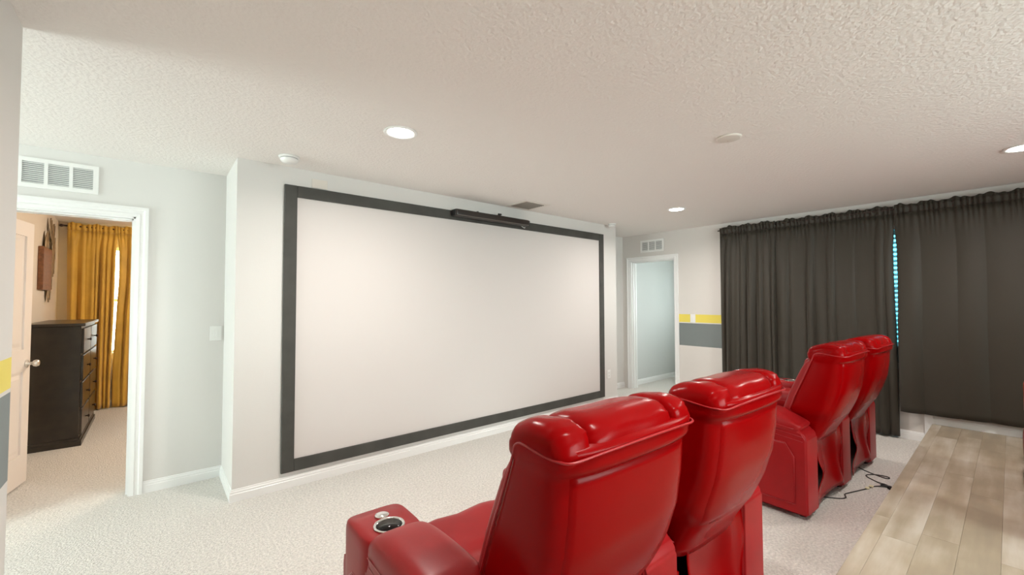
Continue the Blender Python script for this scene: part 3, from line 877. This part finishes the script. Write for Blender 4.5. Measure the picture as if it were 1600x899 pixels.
    # front upholstery below the headrest: lumbar centre and side bolsters, three tiers
    for (z, hz) in ((0.95, .062), (0.83, .066), (0.70, .072), (0.57, .074)):
        cyy = fprof(z) - .01
        pillow('back_cushion', cx - hw + .11, cx + hw - .11, cyy, z, .062, hz, 'leather_worn', root, p=9, nx=20, nt=28, e=2.8, tilt=.35, wr=.002, seed=int(z * 100))
    for sx in (-1, 1):
        bm = bmesh.new(); rings = []
        for k in range(17):
            t = k / 16; z = .52 + t * .50; e = max(.1, (1 - abs(2 * t - 1) ** 6) ** .5 if 0 < t < 1 else 0)
            rings.append([(cx + sx * (hw - .062) + p[0] * (.5 + .5 * e), fprof(z) - .012 + p[1] * e, z) for p in se_ring(24, .056, .045, 2.6)])
        ring_loft(bm, rings); bm_obj('side_bolster', bm, 'leather_worn', root, True)
    # piping: up the front edge of each side, round under the headrest
    path = []
    zz = [.66 + i * .06 for i in range(6)] + [1.02]
    for z in zz: path.append((cx - hw * (1.006 if z > .655 else .88), fprof(z) - .018, z))
    path += [(cx - hw * 1.01, -.002, 1.048), (cx - hw * 1.012, -.03, 1.058), (cx - hw * 1.014, -.10, 1.050), (cx - hw * .985, -.142, 1.046), (cx - hw * .90, -.168, 1.044), (cx - hw * .6, -.179, 1.050)]
    pth = path + [(cx, -.185, 1.054)] + [(2 * cx - x, y, z) for x, y, z in reversed(path)]
    tube('piping', smooth_path(pth, 4), 0.0035, 'piping', root, 6)
    # rear dust cover: loose leather between the posts
    x0_, x1_ = (xa + .01 if 'L' in arms else .06), xb + .005
    bm = bmesh.new(); rows = []
    for i in range(19):
        v = i / 18; row = []
        for j in range(25):
            u = j / 24
            lo_ = 0.045 + 0.035 * u
            z = lo_ + (0.53 - lo_) * v
            pull = 0.11 * math.exp(-((v - .36) / .16) ** 2) * (1 - u) ** 2
            x = x0_ + pull + (x1_ - x0_ - pull) * u
            sag = 0.030 * math.sin(PI * u) * (.35 + .65 * math.sin(PI * v)) - 0.012 * math.exp(-((u - .8 + .25 * (v - .5)) / .1) ** 2) + 0.006 * math.sin(9 * v + 5 * u)
            row.append(bm.verts.new((x, 0.012 + sag + 0.02 * (v > .9) * (v - .9) * 10 , z)))
        rows.append(row)
    for a_, b_ in zip(rows[:-1], rows[1:]):
        for j in range(24): bm.faces.new((a_[j], a_[j + 1], b_[j + 1], b_[j]))
    o = bm_obj('dust_cover', bm, 'leather', root, True)
    md = o.modifiers.new('thick', 'SOLIDIFY'); md.thickness = .004; md.offset = 1
    return root

def copy_tree(src, label, loc, rz, group):
    """a copy of a thing with its parts and sub-parts"""
    r = src.copy(); COL.objects.link(r); r.location = loc; r.rotation_euler = (0, 0, rz)
    tag(r, label, src['category'], group)
    for ch in list(src.children):
        c = ch.copy(); COL.objects.link(c); c.parent = r
        for g in ch.children:
            d = g.copy(); COL.objects.link(d); d.parent = c
    return r

RG = 'red leather theater recliners'
def spot(o, ang, x): return (o[0] + math.cos(ang) * x, o[1] + math.sin(ang) * x, o[2])
TA = AW * 2 + SW
p1, a1 = (0.518, 0.812, 0), math.radians(-1.5)
p2, a2 = (3.149, 0.858, 0), math.radians(-2.4)
p3, a3 = (3.35, -0.835, RZ), 0.0
recA = make_recliner('red leather recliner with two cup-holder arms at the open end of the carpet row', 'LR', p1, a1, RG)
recB = make_recliner('red leather recliner without a left arm, between the open end and the row gap', 'R', spot(p1, a1, TA + .02), a1, RG)
copy_tree(recA, 'red leather recliner with two arms, across the gap in the row, cables at its back', spot(p2, a2, 0), a2, RG)
copy_tree(recB, 'red leather recliner closest to the dark curtains in the carpet row', spot(p2, a2, TA + .02), a2, RG)
copy_tree(recA, 'red leather recliner with two arms standing on the wooden riser', spot(p3, a3, 0), a3, RG)
copy_tree(recB, 'red leather recliner on the wooden riser closest to the curtains', spot(p3, a3, TA + .02), a3, RG)

# ------------------------------------------------------------------ cables on the carpet behind the recliners
cz = 0.004
cb = thing('power_cable', 'thin dark cable running from the recliner to the riser edge with pale tags', 'cable', (4.0, 0.74, 0))
def rel(pts, o): return [(x - o[0], y - o[1], z) for x, y, z in pts]
tube('cord', smooth_path(rel([(3.66, .90, cz), (3.72, .82, cz), (3.77, .795, cz), (3.83, .812, cz), (3.90, .79, cz), (4.05, .735, cz), (4.15, .705, cz), (4.20, .655, cz + .003), (4.235, .605, cz), (4.25, .545, cz)], (4.0, .74))), 0.004, 'cable', cb, 7)
lathe('plug', [(0.0, -.03), (.009, -.028), (.010, .02), (.005, .035), (0, .036)], 'black', cb, 12, (.21, -.10, .010), 'Y')
for (x, y) in ((4.07, .728), (4.13, .715)):
    box('tag', x - 4.0 - .018, x - 4.0 + .018, y - .74 - .012, y - .74 + .012, .007, .010, 'tag', cb)
cb2 = thing('power_cable', 'thin dark looped cable lying between the far recliner and the riser', 'cable', (4.4, 0.72, 0))
tube('cord', smooth_path(rel([(4.52, .86, cz), (4.47, .80, cz), (4.425, .72, cz), (4.41, .672, cz), (4.43, .655, cz), (4.455, .672, cz), (4.44, .74, cz), (4.38, .785, cz), (4.33, .768, cz), (4.27, .70, cz), (4.22, .64, cz + .012), (4.18, .60, cz), (4.17, .545, cz)], (4.4, .72))), 0.004, 'cable', cb2, 7)
lathe('plug', [(0.0, -.03), (.009, -.028), (.010, .02), (.005, .035), (0, .036)], 'black', cb2, 12, (-.225, -.125, .010), 'Y')

# ------------------------------------------------------------------ bedroom furniture
dr = thing('dresser', 'tall dark espresso dresser in the bedroom', 'dresser', (BX + 0.02, 5.92, 0))
dx, dyl, dh = 0.385, 1.26, 1.195
box('carcass', 0, dx, 0.012, dyl - 0.012, 0.07, dh - 0.03, 'dresser', dr, 0.003, 1)
box('top', -0.005, dx + 0.03, -0.008, dyl + 0.008, dh - 0.03, dh, 'dresser', dr, 0.006)
boxes('plinth', [(0, dx + .012, 0, dyl, 0.0005, 0.075), (0, dx + .022, -0.008, dyl + .008, 0.0005, 0.05)], 'dresser', dr)
for r in range(4):
    for c in range(2):
        z0 = 0.10 + r * 0.265; y0 = 0.03 + c * (dyl / 2 - .015)
        d = box('drawer', dx - .002, dx + .020, y0, y0 + dyl / 2 - .045, z0, z0 + .245, 'dresser', dr, 0.005)
        lathe('knob', [(.006, 0), (.006, .014), (.015, .02), (.013, .03), (0, .032)], 'rod', d, 12, (dx + .020, y0 + dyl / 4 - .022, z0 + .122), 'X')
pl = tag(box('wall_plaque', BX + .001, BX + .045, 6.63, 7.09, 1.535, 2.0, 'plaque', None, .006), 'square brown carved plaque hung on the bedroom wall', 'plaque')
wa = thing('wall_sculpture', 'cluster of antique metal leaves mounted behind and above the brown plaque', 'wall decor', (BX, 7.1, 1.9))
def leaf(y, z, hl, hwid, tilt):
    bm = bmesh.new(); n = 22; rings = []
    for k in range(13):
        t = -1 + 2 * k / 12; w = hwid * max(.04, (1 - t * t)) ** .8
        c, s = math.cos(tilt), math.sin(tilt)
        ring = []
        for j in range(8):
            a = 2 * PI * j / 8
            u, dpt = w * math.cos(a), 0.006 * math.sin(a) + .012 * (1 - math.cos(a) ** 2 * .5)
            ring.append((0.016 + dpt, y - 7.1 + c * u + s * t * hl, z - 1.9 - s * u + c * t * hl))
        rings.append(ring)
    ring_loft(bm, rings); lf = bm_obj('leaf', bm, 'leaf_metal', wa, True)
    tube('vein', [(0.036, y - 7.1 + math.sin(tilt) * -hl * .8, z - 1.9 - math.cos(tilt) * hl * .8), (0.036, y - 7.1 + math.sin(tilt) * hl * .8, z - 1.9 + math.cos(tilt) * hl * .8)], .004, 'leaf_metal', lf, 5)
for a in ((6.93, 2.05, .15, .10, .1), (7.12, 2.25, .12, .06, -.25), (7.27, 2.20, .13, .075, .2), (7.33, 2.04, .16, .09, -.1), (7.32, 1.87, .17, .085, .15), (7.17, 1.70, .19, .085, -.05), (7.11, 1.53, .13, .07, .2)): leaf(*a)
tube('stem', smooth_path([(.010, -.18, .05), (.010, .05, .2), (.010, .2, .1), (.010, .12, -.15), (.010, .02, -.36)]), .006, 'leaf_metal', wa, 6)
# out-of-view ceiling lamp, added to light the bedroom
bl = thing('added_flush_lamp', 'unseen round flush lamp added to light the bedroom', 'ceiling light', (1.2, 6.0, H))
lathe('pan', [(0, -.0005), (.17, -.0005), (.17, -.03), (0, -.03)], 'nickel', bl, 32)
lathe('shade', [(.16, -.03), (.15, -.07), (.09, -.10), (0, -.11)], 'lens', bl, 32)
ld = bpy.data.lights.new('lamp', 'POINT'); ld.energy = 60; ld.color = (1.0, 0.86, 0.70); ld.shadow_soft_size = .14
lo = bpy.data.objects.new('lamp', ld); COL.objects.link(lo); lo.parent = bl; lo.location = (0, 0, -.28)
